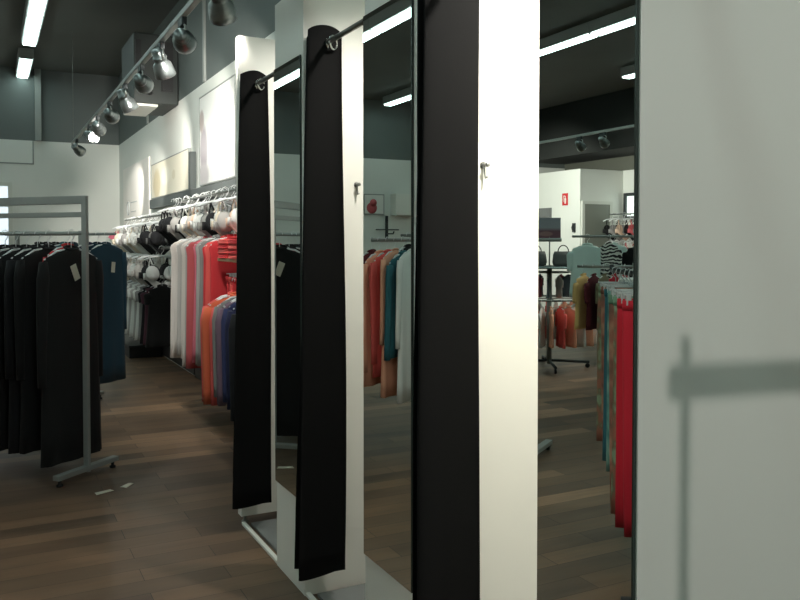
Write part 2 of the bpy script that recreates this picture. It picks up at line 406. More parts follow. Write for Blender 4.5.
def curtain(k, zp, label):
    """heavy black drape pushed to the far end of its rod: folds zigzag across the rod"""
    cx = 1.180; t = thing('curtain', label, 'curtain', (cx, zp-.02, 0), 0, 'fitting room curtains')
    nf = 2.5; n = 100; depth = .135; rings = []
    z0, z1 = .136, 2.278
    rows = 26
    rnd = random.Random(20+k); ph = [rnd.uniform(0, 6.28) for _ in range(6)]
    for i in range(rows):
        v = i/(rows-1); z = z0+(z1-z0)*v; ring = []
        A = (.070 if k < 2 else .090) + (.034 if k < 2 else .004)*(1-v) + .003*math.sin(5*v+ph[0])
        for j in range(n):
            s = j/(n-1)
            x = A*(1-.35*s)*math.cos(2*PI*nf*s) * (1+.06*math.sin(7*s+ph[1]+2*v)) - (.008 if k < 2 else .018) - (.022 if k < 2 else 0)*(1-v) + .020*s
            y = -depth + depth*s + .010*math.sin(9*s+ph[3]+3*v)*(1-v)
            zz = z + (.012*math.sin(11*s+ph[4]) if i == 0 else 0) + (.012*math.cos(4*PI*nf*s)*-1 if i == rows-1 else 0)
            # small crumple folds down the cloth
            x += .004*math.sin(40*s+6*v+ph[5]); y += .006*math.sin(26*s+2.5*v+ph[1]); ring.append((x, y, zz))
        rings.append(ring)
    fb = part('drape', MB().loft(rings, cap=False, closed=False), M['curtain'], t)
    so = fb.modifiers.new('thick', 'SOLIDIFY'); so.thickness = .004; so.offset = 0
    for q in range(5):
        s = (2*q+1)/(4*nf); y = -depth+depth*s
        pts = [(.022+.026*math.cos(a*PI/9)*.82, y-.012+.026*math.cos(a*PI/9)*.57, 2.222+.026*math.sin(a*PI/9)) for a in range(18)]
        part('grommet', MB().tube(pts, .0062, 8, loop=True), M['chrome'], t)
    return t
OPEN = [(3.982, 3.41), (3.055, 2.465), (2.095, 1.497)]
for k, (zp, ze) in enumerate(OPEN):
    curtain(k, zp, 'black grommet curtain of the %s cubicle from the end partition' % NAMES[k])
    single('curtain_rod', MB().tube([(0,0,0),(0,zp-ze-.002+.02,0)], .0105, 12).lathe([(.001,0),(.024,0),(.024,.006),(.012,.008)], (0,zp-ze+.019,0), (0,-1,0), 12), M['rod'],
           'dark metal curtain rod of the %s cubicle from the end partition' % NAMES[k], 'curtain rod', (1.186, ze-.021, 2.225), 0, 'fitting room curtain rods')
    single('threshold_strip', MB().box((0, (zp-ze)/2, .008), (.020, zp-ze-.004, .016), .003), M['lam'],
           'white floor threshold of the %s cubicle from the end partition' % NAMES[k], 'threshold', (F+.012, ze, 0), 0, 'fitting room thresholds')
    struct('trim_%d' % (6+k), MB().box(((F+XW)/2+.02, (zp+ze-.31)/2, .006), (XW-F-.05, zp-ze+.26, .012)), M['cabfloor'])
struct('trim_9', MB().box(((F+XW)/2+.02, .78, .006), (XW-F-.05, .76, .012)), M['cabfloor'])

# ------------------------------------------------------------------ garments (each kind built once, then shared)
def ringpts(hw, hd, z, n=28, ex=2.4, fold=0, k=7, ph=0, cx=0, cy=0):
    out = []
    for j in range(n):
        a = 2*PI*j/n; c, s = math.cos(a), math.sin(a)
        x = hw*math.copysign(abs(c)**(2/ex), c); y = hd*math.copysign(abs(s)**(2/ex), s)
        f = fold*math.sin(k*a+ph)
        out.append((cx+x*(1+.15*f), cy+y*(1+f)+.25*hd*f*(1 if s > 0 else -1), z))
    return out
def hanger_mesh(w, zs=-.13, r=.0045):
    m = MB()
    m.tube([(0,0,-.09),(0,0,-.045),(.014,0,-.031),(.025,0,-.006),(.019,0,.016),(0,0,.024),(-.017,0,.016),(-.023,0,-.004)], r*.6, 6)
    m.tube([(0,0,-.09),(w*.5,0,-.105),(w*.92,0,zs-.025)], [r*1.3,r*1.5,r*1.2], 6)
    m.tube([(0,0,-.09),(-w*.5,0,-.105),(-w*.92,0,zs-.025)], [r*1.3,r*1.5,r*1.2], 6)
    m.tube([(w*.9,0,zs-.025),(0,0,zs-.03),(-w*.9,0,zs-.025)], r*.9, 6)
    return m.mesh('hanger')
def top_kind(w=.21, L=.75, d=.022, sl=.55, flare=1.0, seed=0, sleeves=True):
    rn = random.Random(seed); ph = rn.uniform(0, 6)
    zs = [(-.085,.045,.012),(-.10,.06,.018),(-.112,.10,.020),(-.125,.15,.020),(-.142,w*.88,.019),(-.17,w*.98,.020),(-.24,w*.93,.022)]
    rings = [ringpts(a, b, z, ex=2.2) for z, a, b in zs]
    n = 7
    for i in range(1, n+1):
        t = i/n; z = -.24-(L-.16)*t
        rings.append(ringpts(w*(.92+.10*t*flare+.01*math.sin(5*t+ph)), d*(1+.35*t), z + (.006*math.sin(ph) if i == n else 0), ex=2.2, fold=.28*t, k=7, ph=ph+.8*t))
    K = {'body': MB().loft(rings).mesh('body')}
    for sd in ((-1, 1) if sleeves else ()):
        rr = []
        for i in range(8):
            t = i/7
            rr.append(ringpts(.046*(1-.40*t)*(.55 if i == 0 else 1), .022*(1-.15*t), -.165-sl*t, n=14, ex=2, fold=.12*t, k=3, ph=ph, cx=sd*(w*.90+.05*t*w+.012), cy=.006*math.sin(3*t+ph)))
        K['sleeve%d' % sd] = MB().loft(rr).mesh('sleeve')
    K['collar'] = MB().tube([(.05*math.cos(a*PI/6), .016*math.sin(a*PI/6), -.088+.012*math.sin(a*PI/6)) for a in range(12)], .008, 6, loop=True).mesh('collar')
    K['hanger'] = hanger_mesh(w)
    return K
def trouser_kind(w=.115, L=1.0, seed=0):
    rn = random.Random(seed); ph = rn.uniform(0, 6); rings = []
    for i in range(11):
        t = i/10; z = -.10-L*t
        rings.append(ringpts(w*(1-.04*t+.02*math.sin(6*t+ph)), .018*(1+.2*math.sin(PI*t)), z, ex=2.4, fold=.25*t, k=5, ph=ph+.6*t, cx=.012*math.sin(2*t+ph)*t))
    K = {'legs': MB().loft(rings).mesh('legs')}
    K['waistband'] = MB().loft([ringpts(w*1.03, .021, -.098, ex=2.6), ringpts(w*1.035, .021, -.14, ex=2.6)]).mesh('waistband')
    m = MB().tube([(0,0,-.075),(0,0,-.045),(.014,0,-.031),(.025,0,-.006),(.019,0,.016),(0,0,.024),(-.017,0,.016),(-.023,0,-.004)], .003, 6)
    m.tube([(-w,0,-.075),(w,0,-.075)], .005, 8)
    for sx in (-.8, .8): m.box((sx*w, 0, -.095), (.022, .03, .05), .003)
    K['hanger'] = m.mesh('hanger')
    return K
def bra_kind(seed=0):
    rn = random.Random(seed); K = {}
    for sx in (-1, 1):
        rings = []
        for i in range(7):
            a = i/6*PI/2; pts = []
            for j in range(18):
                b = 2*PI*j/18; rr = 1+.38*max(0, math.sin(b+.25*sx))**2      # cup drawn up into the strap
                pts.append((sx*.076+.064*math.cos(a)*math.cos(b)*rr*.92, -.006-.046*math.sin(a)**1.5, -.235+.058*math.cos(a)*math.sin(b)*rr-.012*math.sin(a)))
            rings.append(pts)
        K['cup%d' % sx] = MB().loft(rings).mesh('cup')
    rings = []
    for i in range(17):
        a = -PI*.12+(PI*1.24)*i/16; x = .158*math.cos(a); y = .040*math.sin(a); q = abs(i-8)/8; dz = -.10*max(0, 1-q*2.2)   # back wings droop
        rings.append([(x,y,-.225+dz),(x,y,-.285+dz*1.2),(x*1.02,y+.005,-.285+dz*1.2),(x*1.02,y+.005,-.225+dz)])
    K['band'] = MB().loft(rings).mesh('band')
    for sx in (-1, 1):
        K['strap%d' % sx] = MB().tube([(sx*.082,-.022,-.145),(sx*.10,0,-.088),(sx*.108,.02,-.15),(sx*.10,.037,-.24)], .007, 6).mesh('strap')
    h = MB().tube([(0,0,-.07),(0,0,-.045),(.014,0,-.031),(.025,0,-.006),(.019,0,.016),(0,0,.024),(-.017,0,.016),(-.023,0,-.004)], .003, 6)
    h.tube([(-.15,0,-.105),(-.09,0,-.078),(0,0,-.066),(.09,0,-.078),(.15,0,-.105)], .008, 8)
    K['hanger'] = h.mesh('hanger')
    return K
KIND = {
 'coat': [top_kind(.22, 1.26, .024, .72, 1.3, s) for s in (1,2,3)],
 'long': [top_kind(.205, .92, .022, .74, 1.2, s) for s in (4,5,6)],
 'shirt': [top_kind(.20, .70, .020, .62, .8, s) for s in (7,8,9)],
 'tee': [top_kind(.175, .55, .020, .20, .9, s) for s in (10,11)],
 'tunic': [top_kind(.195, 1.04, .020, 0, .9, s, False) for s in (31,32,33)],
 'dress': [top_kind(.16, .66, .020, .12, 2.0, s) for s in (12,13)],
 'trousers': [trouser_kind(.112, 1.0, s) for s in (14,15,16)],
 'widetrousers': [trouser_kind(.19, .92, s) for s in (17,18,19)],
 'bra': [bra_kind(20), bra_kind(21)],
}
GN = {'coat':('hanging_coat','coat'), 'long':('hanging_cardigan','garment'), 'shirt':('hanging_shirt','shirt'), 'tee':('hanging_blouse','blouse'),
      'tunic':('hanging_tunic','tunic'), 'dress':('hanging_nightdress','nightdress'), 'trousers':('hanging_trousers','trousers'), 'widetrousers':('hanging_trousers','trousers'), 'bra':('hanging_bra','bra')}
cnt = 0
def garment(kind, loc, rz, color, label, group, hang='wirec', trim=None, tagged=False, sc=1):
    global cnt; cnt += 1
    K = KIND[kind][cnt % len(KIND[kind])]
    t = thing(GN[kind][0], label, GN[kind][1], loc, rz, group); m = CL[color]; t.scale = (sc, sc, sc)
    for pn, me in K.items():
        nm = pn.rstrip('-1')
        mm = M[hang] if nm == 'hanger' else (CL[trim] if trim and nm in ('collar','strap','waistband') else m)
        o = put(nm, me, mm, t)
    if tagged:
        put('price_tag', MB().box((tagged[0], tagged[1], tagged[2]), (.045, .003, .095), .001, rot=Matrix.Rotation(tagged[3], 3, 'Y')).mesh('price_tag'), M['tag'], t)
    return t
def along(p, a, s):   # point at distance s along direction with local y rotated by a
    return (p[0]-math.sin(a)*s, p[1]+math.cos(a)*s)

# ------------------------------------------------------------------ racks
def rack(p, a, L, zr, label, ztop=None, posts=(0.02, None), foot=.5, mat='rackgrey', caster=False, beams=True, group=None):
    t = thing('clothes_rack', label, 'clothes rack', (p[0], p[1], 0), a, group)
    zt = ztop or zr; ys = [posts[0], L-.02 if posts[1] is None else posts[1]]
    for y in ys:
        part('post', MB().box((0, y, zt/2+.03), (.024, .038, zt), .003), M[mat], t)
        fb = MB().box((0, y, .055), (foot, .05, .03), .004)
        f = part('foot', fb, M[mat], t)
        for sx in (-1, 1):
            if caster: part('caster', MB().lathe([(.001,-.012),(.02,-.012),(.024,-.004),(.024,.004),(.02,.012),(.001,.012)], (sx*(foot/2-.03), y, .024), (0,1,0), 12), M['black'], f)
            else: part('leveling_pad', MB().lathe([(.001,0),(.02,0),(.02,.012),(.01,.016),(.01,.04)], (sx*(foot/2-.03), y, 0), (0,0,1), 10), M['black'], f)
    if ztop and beams:
        part('top_beam', MB().box((0, L/2, ztop+.005), (.026, L-.06, .05), .003), M[mat], t)
        part('cross_bar', MB().box((0, L/2, ztop-.085), (.022, L-.06, .032), .003), M[mat], t)
    part('hanging_rail', MB().tube([(0,0,zr),(0,L,zr)], .0125, 10), M[mat], t)
    return t

# black coats, rack at the left
A0 = R(40.5); P0 = (.542, 5.225)
rack(P0, A0, 1.25, 1.50, 'tall grey metal clothes rack full of black coats', 1.70)
cols = ['black','maroon','black','ink','black','charcoal','black','plum','black','ink','black','black']
for i, c in enumerate(cols):
    s = .13+i*.092; x, y = along(P0, A0, s)
    if i == 1:
        garment('shirt', (x+.05, y+.043, 1.50), A0, 'red', 'bright red shirt squeezed between the black coats', 'garments on the coat rack', 'wire', sc=.88); continue
    lab = '%s coat%s, %s from the aisle end of the tall rack' % ({'black':'black','ink':'blue-black','charcoal':'charcoal','plum':'plum'}[c], ' with card tag' if i == 0 else '', ORD[i])
    garment('coat', (x, y, 1.50), A0+R(random.uniform(-2,2)), c, lab, 'garments on the coat rack', 'wire', tagged=(-.02,-.05,-.23,R(-22)) if i == 0 else False, sc=1.0 if i else 1.04)
# blue coats on the rack behind
A1 = R(40.5); P1 = (.99, 7.35)
rack(P1, A1, 1.3, 1.515, 'lower grey clothes rack with dark blue coats behind the tall rack', None, (.39, 1.15))
for i, c in enumerate(['blue','blue','navy','blue','teal','charcoal','black','ink']):
    x, y = along(P1, A1, .10+i*.10+(.08 if i > 2 else 0))
    garment('coat' if i < 5 else 'long', (x, y, 1.515), A1+R(random.uniform(-2,2)), c, '%s coat%s, %s from the aisle end of the lower rack' % ({'blue':'dark petrol blue','navy':'navy blue','teal':'teal','charcoal':'charcoal','black':'black','ink':'blue-black'}[c], ' with white tag' if i == 0 else '', ORD[i]),
            'garments on the rear rack', 'wire', tagged=(.03,-.05,-.30,R(6)) if i == 0 else False, sc=.97)

# ------------------------------------------------------------------ right wall merchandise
single('wall_backing', MB().box((0,0,0), (.02, 3.55, 1.72), .002), M['panelgrey'], 'dark grey display panel on the side wall behind the hanging garments', 'panel', (XW-.012, 6.78, 1.02))
single('wall_backing', MB().box((0,0,0), (.02, 4.6, 1.0), .002), M['leather'], 'dark low display panel on the side wall behind the nightdresses', 'panel', (XW-.012, 10.9, .52))
single('wall_backing', MB().box((0,0,0), (.02, 3.55, .14), .002), M['leather'], 'dark plinth board on the side wall under the long trousers', 'panel', (XW-.012, 6.78, .075))
t = thing('wall_fascia', 'dark grey shelf fascia along the side wall under the posters', 'shelf', (XW, 5.0, 1.94))
part('fascia_board', MB().box((-.028, 3.0, 0), (.05, 6.0, .12), .003), M['fascia'], t)
single('wall_mount', MB().box((0,0,0), (.06,.10,.40), .004), M['fascia'], 'dark grey upright bracket between the cream picture and the white poster', 'bracket', (XW-.032, 8.58, 2.20))
pm = blob_poster('poster_print', rgb(244,244,240), [(.50,-.10,.16,.26,rgb(168,158,166)), (.52,-.36,.24,.14,rgb(196,190,192)), (.58,.20,.10,.12,rgb(190,176,172)), (-.40,.20,.05,.16,rgb(196,196,194))])
t = thing('wall_poster', 'large white poster with a pale grey figure above the grey fascia', 'poster', (XW, 7.62, 2.47))
part('poster_sheet', MB().box((-.016,0,0), (.008,1.32,.88)), pm, t)
part('poster_frame', frame(MB(), (-.012,0,0), 1.32, .88, .014, .022, 'x'), M['trim'], t)
bp = blob_poster('picture_print', rgb(238,231,212), [(.2,.02,.3,.12,rgb(244,240,224)), (-.3,.0,.10,.06,rgb(222,212,188)), (.75,-.05,.25,.2,rgb(222,208,176))])
t = thing('wall_picture', 'wide cream coloured picture panel above the grey fascia', 'picture', (XW, 9.86, 2.235))
part('picture_sheet', MB().box((-.02,0,0), (.016,2.2,.43)), bp, t)
part('picture_edge', frame(MB(), (-.018,0,0), 2.2, .43, .010, .032, 'x'), M['trim'], t)
t = thing('display_sign', 'tall bright white display board with a ring emblem near the far corner', 'display board', (XW-.004, 12.35, 1.3))
part('board', MB().box((-.01,0,0), (.02,2.3,2.6), .002), M['signwhite'], t)
part('emblem_ring', MB().tube([(-.024, .62+.10*math.cos(a*PI/12), .66+.10*math.sin(a*PI/12)) for a in range(24)], .008, 6, loop=True).box((-.022,.10,.74), (.006,.60,.012)).box((-.022,.14,.60), (.006,.5,.010)), M['ring'], t)
# rails
def wall_rail(x, y0, y1, z, label, arms=3):
    t = thing('wall_rail', label, 'rail', (x, y0, z), 0, 'wall rails')
    part('rail', MB().tube([(0,0,0),(0,y1-y0,0)], .011, 10), M['steel'], t)
    for i in range(arms):
        y = .08+(y1-y0-.16)*i/(arms-1)
        part('bracket', MB().box(((XW-x)/2-.012, y, .006), (XW-x-.024, .014, .03), .002), M['steel'], t)
    return t
BRA = ['white','cream','midgrey','white','grey','charcoal','midgrey','nude','white','grey']
BD = {'white':'white','cream':'cream','grey':'light grey','nude':'nude','midgrey':'mid grey','pale':'pale pinkish','black':'black','charcoal':'charcoal','lilac':'lilac','rose':'rose','ink':'blue-black'}
wall_rail(1.70, 5.55, 8.35, 1.85, 'steel rail of bras under the grey fascia')
for i in range(23):
    y = 5.62+i*.115; c = BRA[(i*7) % 10] if i < 19 else random.choice(['black','charcoal','midgrey'])
    garment('bra', (1.68+random.uniform(-.03,.03), y, 1.85), R(random.uniform(-12,8)), c, '%s bra, %s from the near end of the rail under the fascia' % (BD[c], ORD[i]), 'bras below the fascia', 'wire', sc=random.uniform(1.0,1.15))
wall_rail(1.66, 8.7, 11.35, 1.735, 'steel rail for the upper row of bras near the far corner', 4)
wall_rail(1.66, 8.7, 11.35, 1.375, 'steel rail for the lower row of bras near the far corner', 4)
wall_rail(1.66, 8.7, 11.35, 1.06, 'steel rail for the nightdresses near the far corner', 4)
for r_, zr, nm in ((0, 1.735, 'upper'), (1, 1.375, 'lower')):
    for i in range(20):
        y = 8.78+i*.128
        c = random.choice(['black','charcoal','grey','midgrey','white']) if i < 4 else random.choice(['white','white','cream','white','white','pale','white','midgrey'])
        garment('bra', (1.66+random.uniform(-.03,.03), y, zr), R(random.uniform(-10,10)), c, '%s bra, %s from the near end of the %s far-corner rail' % (BD[c], ORD[i], nm), 'bras on the %s far-corner rail' % nm, 'wire', sc=random.uniform(1.05,1.2))
for i in range(14):
    y = 8.8+i*.178; c = ['black','plum','ink','midgrey','white','grey','white','grey','white','midgrey','white','charcoal','black','plum'][i]
    garment('dress', (1.66, y, 1.06), R(random.uniform(-8,8)), c, '%s nightdress, %s from the near end of the low far-corner rail' % ({'plum':'dark plum'}.get(c, BD.get(c, c)), ORD[i]), 'nightdresses near the far corner', 'wire')
t = thing('display_plinth', 'low black plinth on the floor under the nightdresses', 'plinth', (1.74, 11.4, 0))
part('base', MB().box((0,0,.07), (.40,2.2,.14), .006), M['black'], t); part('plinth_top', MB().box((0,0,.15), (.42,2.24,.02), .004), M['darkmetal'], t)
# long garments
wall_rail(1.62, 5.72, 7.25, 1.57, 'steel wall rail of long grey and pink tunics')
LG = ['red','coral','red','midgrey','grey','midgrey','pink','rose','grey','pale','pale','grey','pale','pale']
LD = {'coral':'coral','red':'red','grey':'light grey','midgrey':'mid grey','pink':'pink','rose':'dusty rose','pale':'pale grey'}
for i, c in enumerate(LG):
    garment('tunic', (1.62+random.uniform(-.02,.015), 5.78+i*.104, 1.57), R(random.uniform(-6,6)), c, 'long %s tunic, %s along the rail beside the wooden shelf' % (LD[c], ORD[i]), 'long tunics on the side wall', 'wire', sc=random.uniform(.95,1.04))
wall_rail(1.66, 5.15, 5.68, 1.285, 'short steel rail of red trousers under the wooden shelf', 2)
for i in range(6):
    c = ['red','coral','red','red','coral','red'][i]
    garment('widetrousers', (1.66, 5.19+i*.08, 1.285), R(random.uniform(-3,3)), c, '%s trousers, %s from the fitting rooms under the wooden shelf' % ({'red':'bright red','coral':'coral'}[c], ORD[i]), 'red trousers under the shelf', 'wire', sc=.85)
t = thing('wall_shelf', 'pale wooden wall shelf holding folded coral knitwear', 'shelf', (1.70, 5.42, 1.32))
part('shelf_board', MB().box((0,0,0), (.46,.62,.022), .003), M['wood'], t)
for sy in (-1, 1): part('bracket', MB().box((.05, sy*.25, -.017), (.36, .014, .012)), M['steel'], t)
def folded(loc, color, label, group, s=(.30,.24), h=.032, rz=0):
    m = MB(); n = 3
    for i in range(n):
        z = h*(i+.5)/n; w = s[0]*(1-.02*i); dd = s[1]*(1-.015*i)
        m.loft([ringpts(w/2*.97, dd/2*.97, z-h/n*.5, 24, 6), ringpts(w/2, dd/2, z-h/n*.2, 24, 6), ringpts(w/2, dd/2, z+h/n*.2, 24, 6), ringpts(w/2*.97, dd/2*.97, z+h/n*.5, 24, 6)])
    return single('folded_sweater', m, CL[color], label, 'sweater', loc, rz, group)
for i in range(4): folded((1.62, 5.30, 1.3315+i*.034), ['coral','red','coral','red'][i], 'folded %s sweater, %s from the bottom, aisle-end pile on wooden shelf' % (['coral','red','coral','red'][i], ORD[i]), 'folded knitwear on the wooden shelf', (.34,.26))
for i in range(4): folded((1.62, 5.58, 1.3315+i*.034), ['red','coral','red','coral'][i], 'folded %s sweater, %s from the bottom, far pile on wooden shelf' % (['red','coral','red','coral'][i], ORD[i]), 'folded knitwear on the wooden shelf', (.34,.24))
# low front rail of shirts
P2 = (1.56, 4.80)
wall_rail(1.53, 4.72, 5.60, 1.18, 'low steel rail of shirts beside the end partition', 2)
SH = [(c, 0) for c in ('ink','navy','navy','indigo','mauve','mauve','midgrey','coral','orange','coral','red')]
SD = {'ink':'blue-black','red':'red','indigo':'indigo','navy':'navy','mauve':'mauve','coral':'coral','orange':'orange','olive':'olive','midgrey':'mid grey','green':'grey-green'}
for i, (c, k) in enumerate(SH):
    garment('shirt', (1.53+random.uniform(-.02,.02), 4.77+i*.073, 1.18), R(random.uniform(-3,3)), c, '%s shirt, %s from the fitting rooms on the low rail' % (SD[c], ORD[i]), 'shirts on the low rail', 'wire', sc=random.uniform(.94,1.06))

# heater box on the right wall
t = thing('heater_unit', 'dark grey heater box hung high on the side wall', 'heater', (XW, 9.35, 3.0))
part('casing', MB().box((-.255, .45, .40), (.49, .9, .78), .012), M['unit'], t)
part('vent', MB().box((-.135, -.006, .43), (.13,.012,.56)).box((-.135,-.012,.43), (.10,.012,.52)), M['black'], t)
part('vent', MB().box((-.45, -.006, .43), (.06,.012,.56)), M['black'], t)
part('lit_underside', MB().box((-.36, .45, -.004), (.26, .8, .028), .003), M['unitlit'], t)  # pale colour paints in the spotlight on this end of the underside
part('knob', MB().lathe([(.001,0),(.03,0),(.03,.02),(.02,.03),(.001,.03)], (-.33,0,.13), (0,-1,0), 12), M['black'], t)
# small red sign on a stalk in the corner
t = thing('price_sign', 'small pink bow-shaped price sign on a thin stalk in the far corner', 'sign', (1.85, 13.85, 0))
part('stalk', MB().tube([(0,0,.02),(0,0,1.6)], .012, 8), M['darkmetal'], t)
part('base', MB().lathe([(.001,0),(.14,0),(.14,.012),(.02,.02),(.001,.02)], n=20), M['darkmetal'], t)
part('card', MB().box((-.03,-.012,1.53), (.10,.008,.10), .002, rot=Matrix.Rotation(R(35),3,'Y')).box((.05,-.012,1.60), (.07,.008,.08), .002, rot=Matrix.Rotation(R(35),3,'Y')), CL['pink'], t)
# small flat white flecks on the floor
for i, (px, py, w_) in enumerate(((.58,4.86,.055), (.72,4.93,.045))):
    single('floor_fleck', MB().loft([[(-w_,-.02,.002),(w_,-.014,.002),(w_,-.014,.004),(-w_,-.02,.004)], [(-w_*.9,.0,.004),(w_*.8,.0,.006),(w_*.8,0,.008),(-w_*.9,0,.006)], [(-w_*.8,.025,.002),(w_*.9,.02,.003),(w_*.9,.02,.005),(-w_*.8,.025,.004)]]), M['tag'],
           'small white fleck on the floor, %s' % ('just in front of the tall rack foot' if i == 0 else 'between the tall rack foot and the fitting rooms'), 'paper', (px, py, 0), R(20+30*i))
# ------------------------------------------------------------------ shop floor seen in the mirrors
# rack of tops reflected in the middle mirror
AB = R(145.6); PB = (-.20, 5.22)
rack(PB, AB, 1.40, 1.46, 'grey clothes rack with white, teal and orange tops', None, (.56, 1.20), .80, caster=True)
BC = [('maroon',.0,'shirt',.93),('peach',.064,'long',1.02),('coral',.128,'long',.95),('peach',.192,'coat',.82),('teal',.256,'shirt',1.05),('white',.322,'coat',.84),('aqua',.66,'long',.93),('coral',.75,'long',.93),('grey',.84,'long',.93),('peach',.93,'long',.93),('aqua',1.02,'long',.93),('white',1.11,'long',.93)]
for i, (c, sd, kd, sc) in enumerate(BC):
    x, y = along(PB, AB, sd)
    garment(kd, (x, y, 1.46), AB, c, '%s top, %s along the rack of white and orange tops' % ({'aqua':'pale aqua','peach':'peach orange'}.get(c, c), ORD[i]), 'tops on the white and orange rack', 'wire', sc=sc)
PF = (-.74, 5.80)
rack(PF, AB, 1.1, 1.50, 'clothes rack of dark shirts behind the white and orange tops', None, (.445, .98), caster=True)
for i, c in enumerate(['black','ink','black','charcoal','teal','black','ink','black']):
    x, y = along(PF, AB, .06+i*.11)
    garment('shirt', (x, y, 1.50), AB, c, '%s shirt, %s along the rack of dark shirts' % ({'ink':'blue-black'}.get(c, c), ORD[i]), 'dark tops on the reflected rack', 'wire', trim='white' if i == 2 else None)
# trousers rack reflected in the nearest mirror
AC = R(31.7); PC = (-.075, 2.28)
t = thing('clothes_rack', 'narrow dark stand of patterned trousers', 'clothes rack', (PC[0], PC[1], 0), AC)
part('post', MB().box((0,0,.66), (.03,.045,1.30), .003), M['darkmetal'], t)
part('base', MB().box((0,-.02,.012), (.30,.20,.024), .004), M['darkmetal'], t)
part('hanging_rail', MB().tube([(0,-.01,1.30),(0,1.12,1.30),(0,1.13,1.325)], .0125, 10), M['darkmetal'], t)
for i, (c, nm) in enumerate([('crimson','plain crimson'),('crimson','deep red'),('greenbrown','green and brown patterned'),('brownprint','brown printed'),('tealprint','teal printed'),('teal','plain teal'),('brownprint','rust and brown printed'),('greenbrown','olive patterned')]):
    x, y = along(PC, AC, .262+i*.108)
    garment('trousers', (x, y, 1.30), AC+R(random.uniform(-6,6)), c, '%s trousers, %s from the post of the narrow dark stand' % (nm, ORD[i]), 'trousers on the dark stand', 'wirec', trim='green' if i in (2,3) else None, sc=[1,1,.98,.98,.86,.84,.80,.8][i])
# round rack
RX, RY = -3.45, 7.35
t = thing('round_rack', 'round clothes rack with a glass top and small tops', 'clothes rack', (RX, RY, 0))
part('column', MB().lathe([(.001,.05),(.03,.05),(.03,1.15),(.001,1.15)], n=14), M['rackgrey'], t)
part('glass_top', MB().lathe([(.001,1.15),(.46,1.15),(.465,1.158),(.46,1.166),(.001,1.166)], n=40), M['glass'], t)
part('hanging_ring', MB().tube([(.42*math.cos(a*PI/18), .42*math.sin(a*PI/18), .80) for a in range(36)], .011, 8, loop=True), M['steel'], t)
for q in range(4):
    a = q*PI/2+.5; c, s = math.cos(a), math.sin(a)
    part('spoke', MB().tube([(0,0,.80),(.41*c,.41*s,.80)], .007, 6), M['steel'], t)
    lg = part('leg', MB().tube([(0,0,.09),(.46*c,.46*s,.07)], .016, 8), M['darkmetal'], t)
    part('caster', MB().lathe([(.001,-.012),(.024,-.012),(.028,0),(.024,.012),(.001,.012)], (.44*c,.44*s,.03), (-s,c,0), 12), M['black'], lg)
RC = ['peach','orange','peach','pale','peach','peach','white','peach','pale','coral','pale','peach','peach','aqua','peach','peach','pale','white','peach','pale']
part('inner_ring', MB().tube([(.24*math.cos(a*PI/18), .24*math.sin(a*PI/18), 1.10) for a in range(36)], .006, 8, loop=True).tube([(-.24,0,1.10),(.24,0,1.10)], .005, 6), M['steel'], t)
RC = RC + ['peach','coral','peach','pale','orange','peach']
for i, c in enumerate(RC):
    a = 2*PI*i/26
    garment('tee', (RX+.42*math.cos(a), RY+.42*math.sin(a), .80), a, c, 'small %s blouse, %s around the round rack' % (c if c != 'aqua' else 'pale aqua', ORD[i]), 'tops on the round rack', 'wire', sc=.80)
for i in range(12):
    a = 2*PI*i/12+.2; c = ['midgrey','slate','pink','slate','midgrey','rose','slate','midgrey','slate','pale','slate','pink'][i]
    garment('tee', (RX+.24*math.cos(a), RY+.24*math.sin(a), 1.10), a, c, 'small %s blouse, %s around the inner ring' % (c, ORD[i]), 'tops on the inner ring', 'wire', sc=.44)
t = thing('poster_stand', 'small mauve poster on a thin pole above the round rack', 'poster', (RX, RY, 1.166))
part('pole', MB().tube([(0,0,0),(0,0,.34)], .008, 8).lathe([(.001,0),(.06,0),(.06,.008),(.01,.012)], n=14), M['steel'], t)
sp = part('poster', MB().box((0,0,.43), (.25,.014,.25), .003, rz=R(38)), blob_poster('poster_mauve', rgb(150,150,158), [(0,.33,.5,.10,rgb(112,72,84)), (.02,.37,.05,.03,rgb(150,112,112))]), t)
for i, (dx, dy) in enumerate(((-.15,-.06), (.10,.12))):
    h = thing('handbag', 'grey leather handbag on the glass top, %s' % ('storeroom side of the pole' if i == 0 else 'aisle side of the pole'), 'handbag', (RX+dx, RY+dy, 1.166), R(35), 'handbags on the round rack')
    part('bag_body', MB().loft([ringpts(.11,.05,.001,20,3), ringpts(.125,.055,.05,20,3), ringpts(.115,.045,.13,20,3), ringpts(.10,.025,.17,20,3)]), M['bag'], h)
    part('handle', MB().tube([(.06*math.cos(a*PI/8), 0, .165+.075*math.sin(a*PI/8)) for a in range(9)], .007, 6), M['leather'], h)
# middle rack of mixed tops and the face-out blouses behind it
AD = R(131.3); PD = (-2.20, 5.36)
rack(PD, AD, 1.0, 1.24, 'low clothes rack of yellow, maroon and red blouses', None, (.47,.96), .5, 'rackgrey', True)
for i, (c, nm) in enumerate([('yellow','mustard yellow'),('maroon','dark maroon'),('olive','olive grey'),('crimson','crimson'),('rose','dusty rose'),('crimson','bright red'),('plum','dark plum'),('maroon','maroon'),('grey','light grey')]):
    x, y = along(PD, AD, .05+i*.085+(.08 if i > 4 else 0))
    garment('tee', (x, y, 1.24), AD+R(22+random.uniform(-3,3)), c, '%s blouse, %s from the round rack end of the low rack' % (nm, ORD[i]), 'blouses on the low rack', 'wire', sc=.84)
AE = R(131.3); PE = (-2.93, 6.32)
rack(PE, AE, 1.62, 1.50, 'tall rail of face-out blouses behind the low rack', None, (.86,1.22), .5, 'rackgrey')
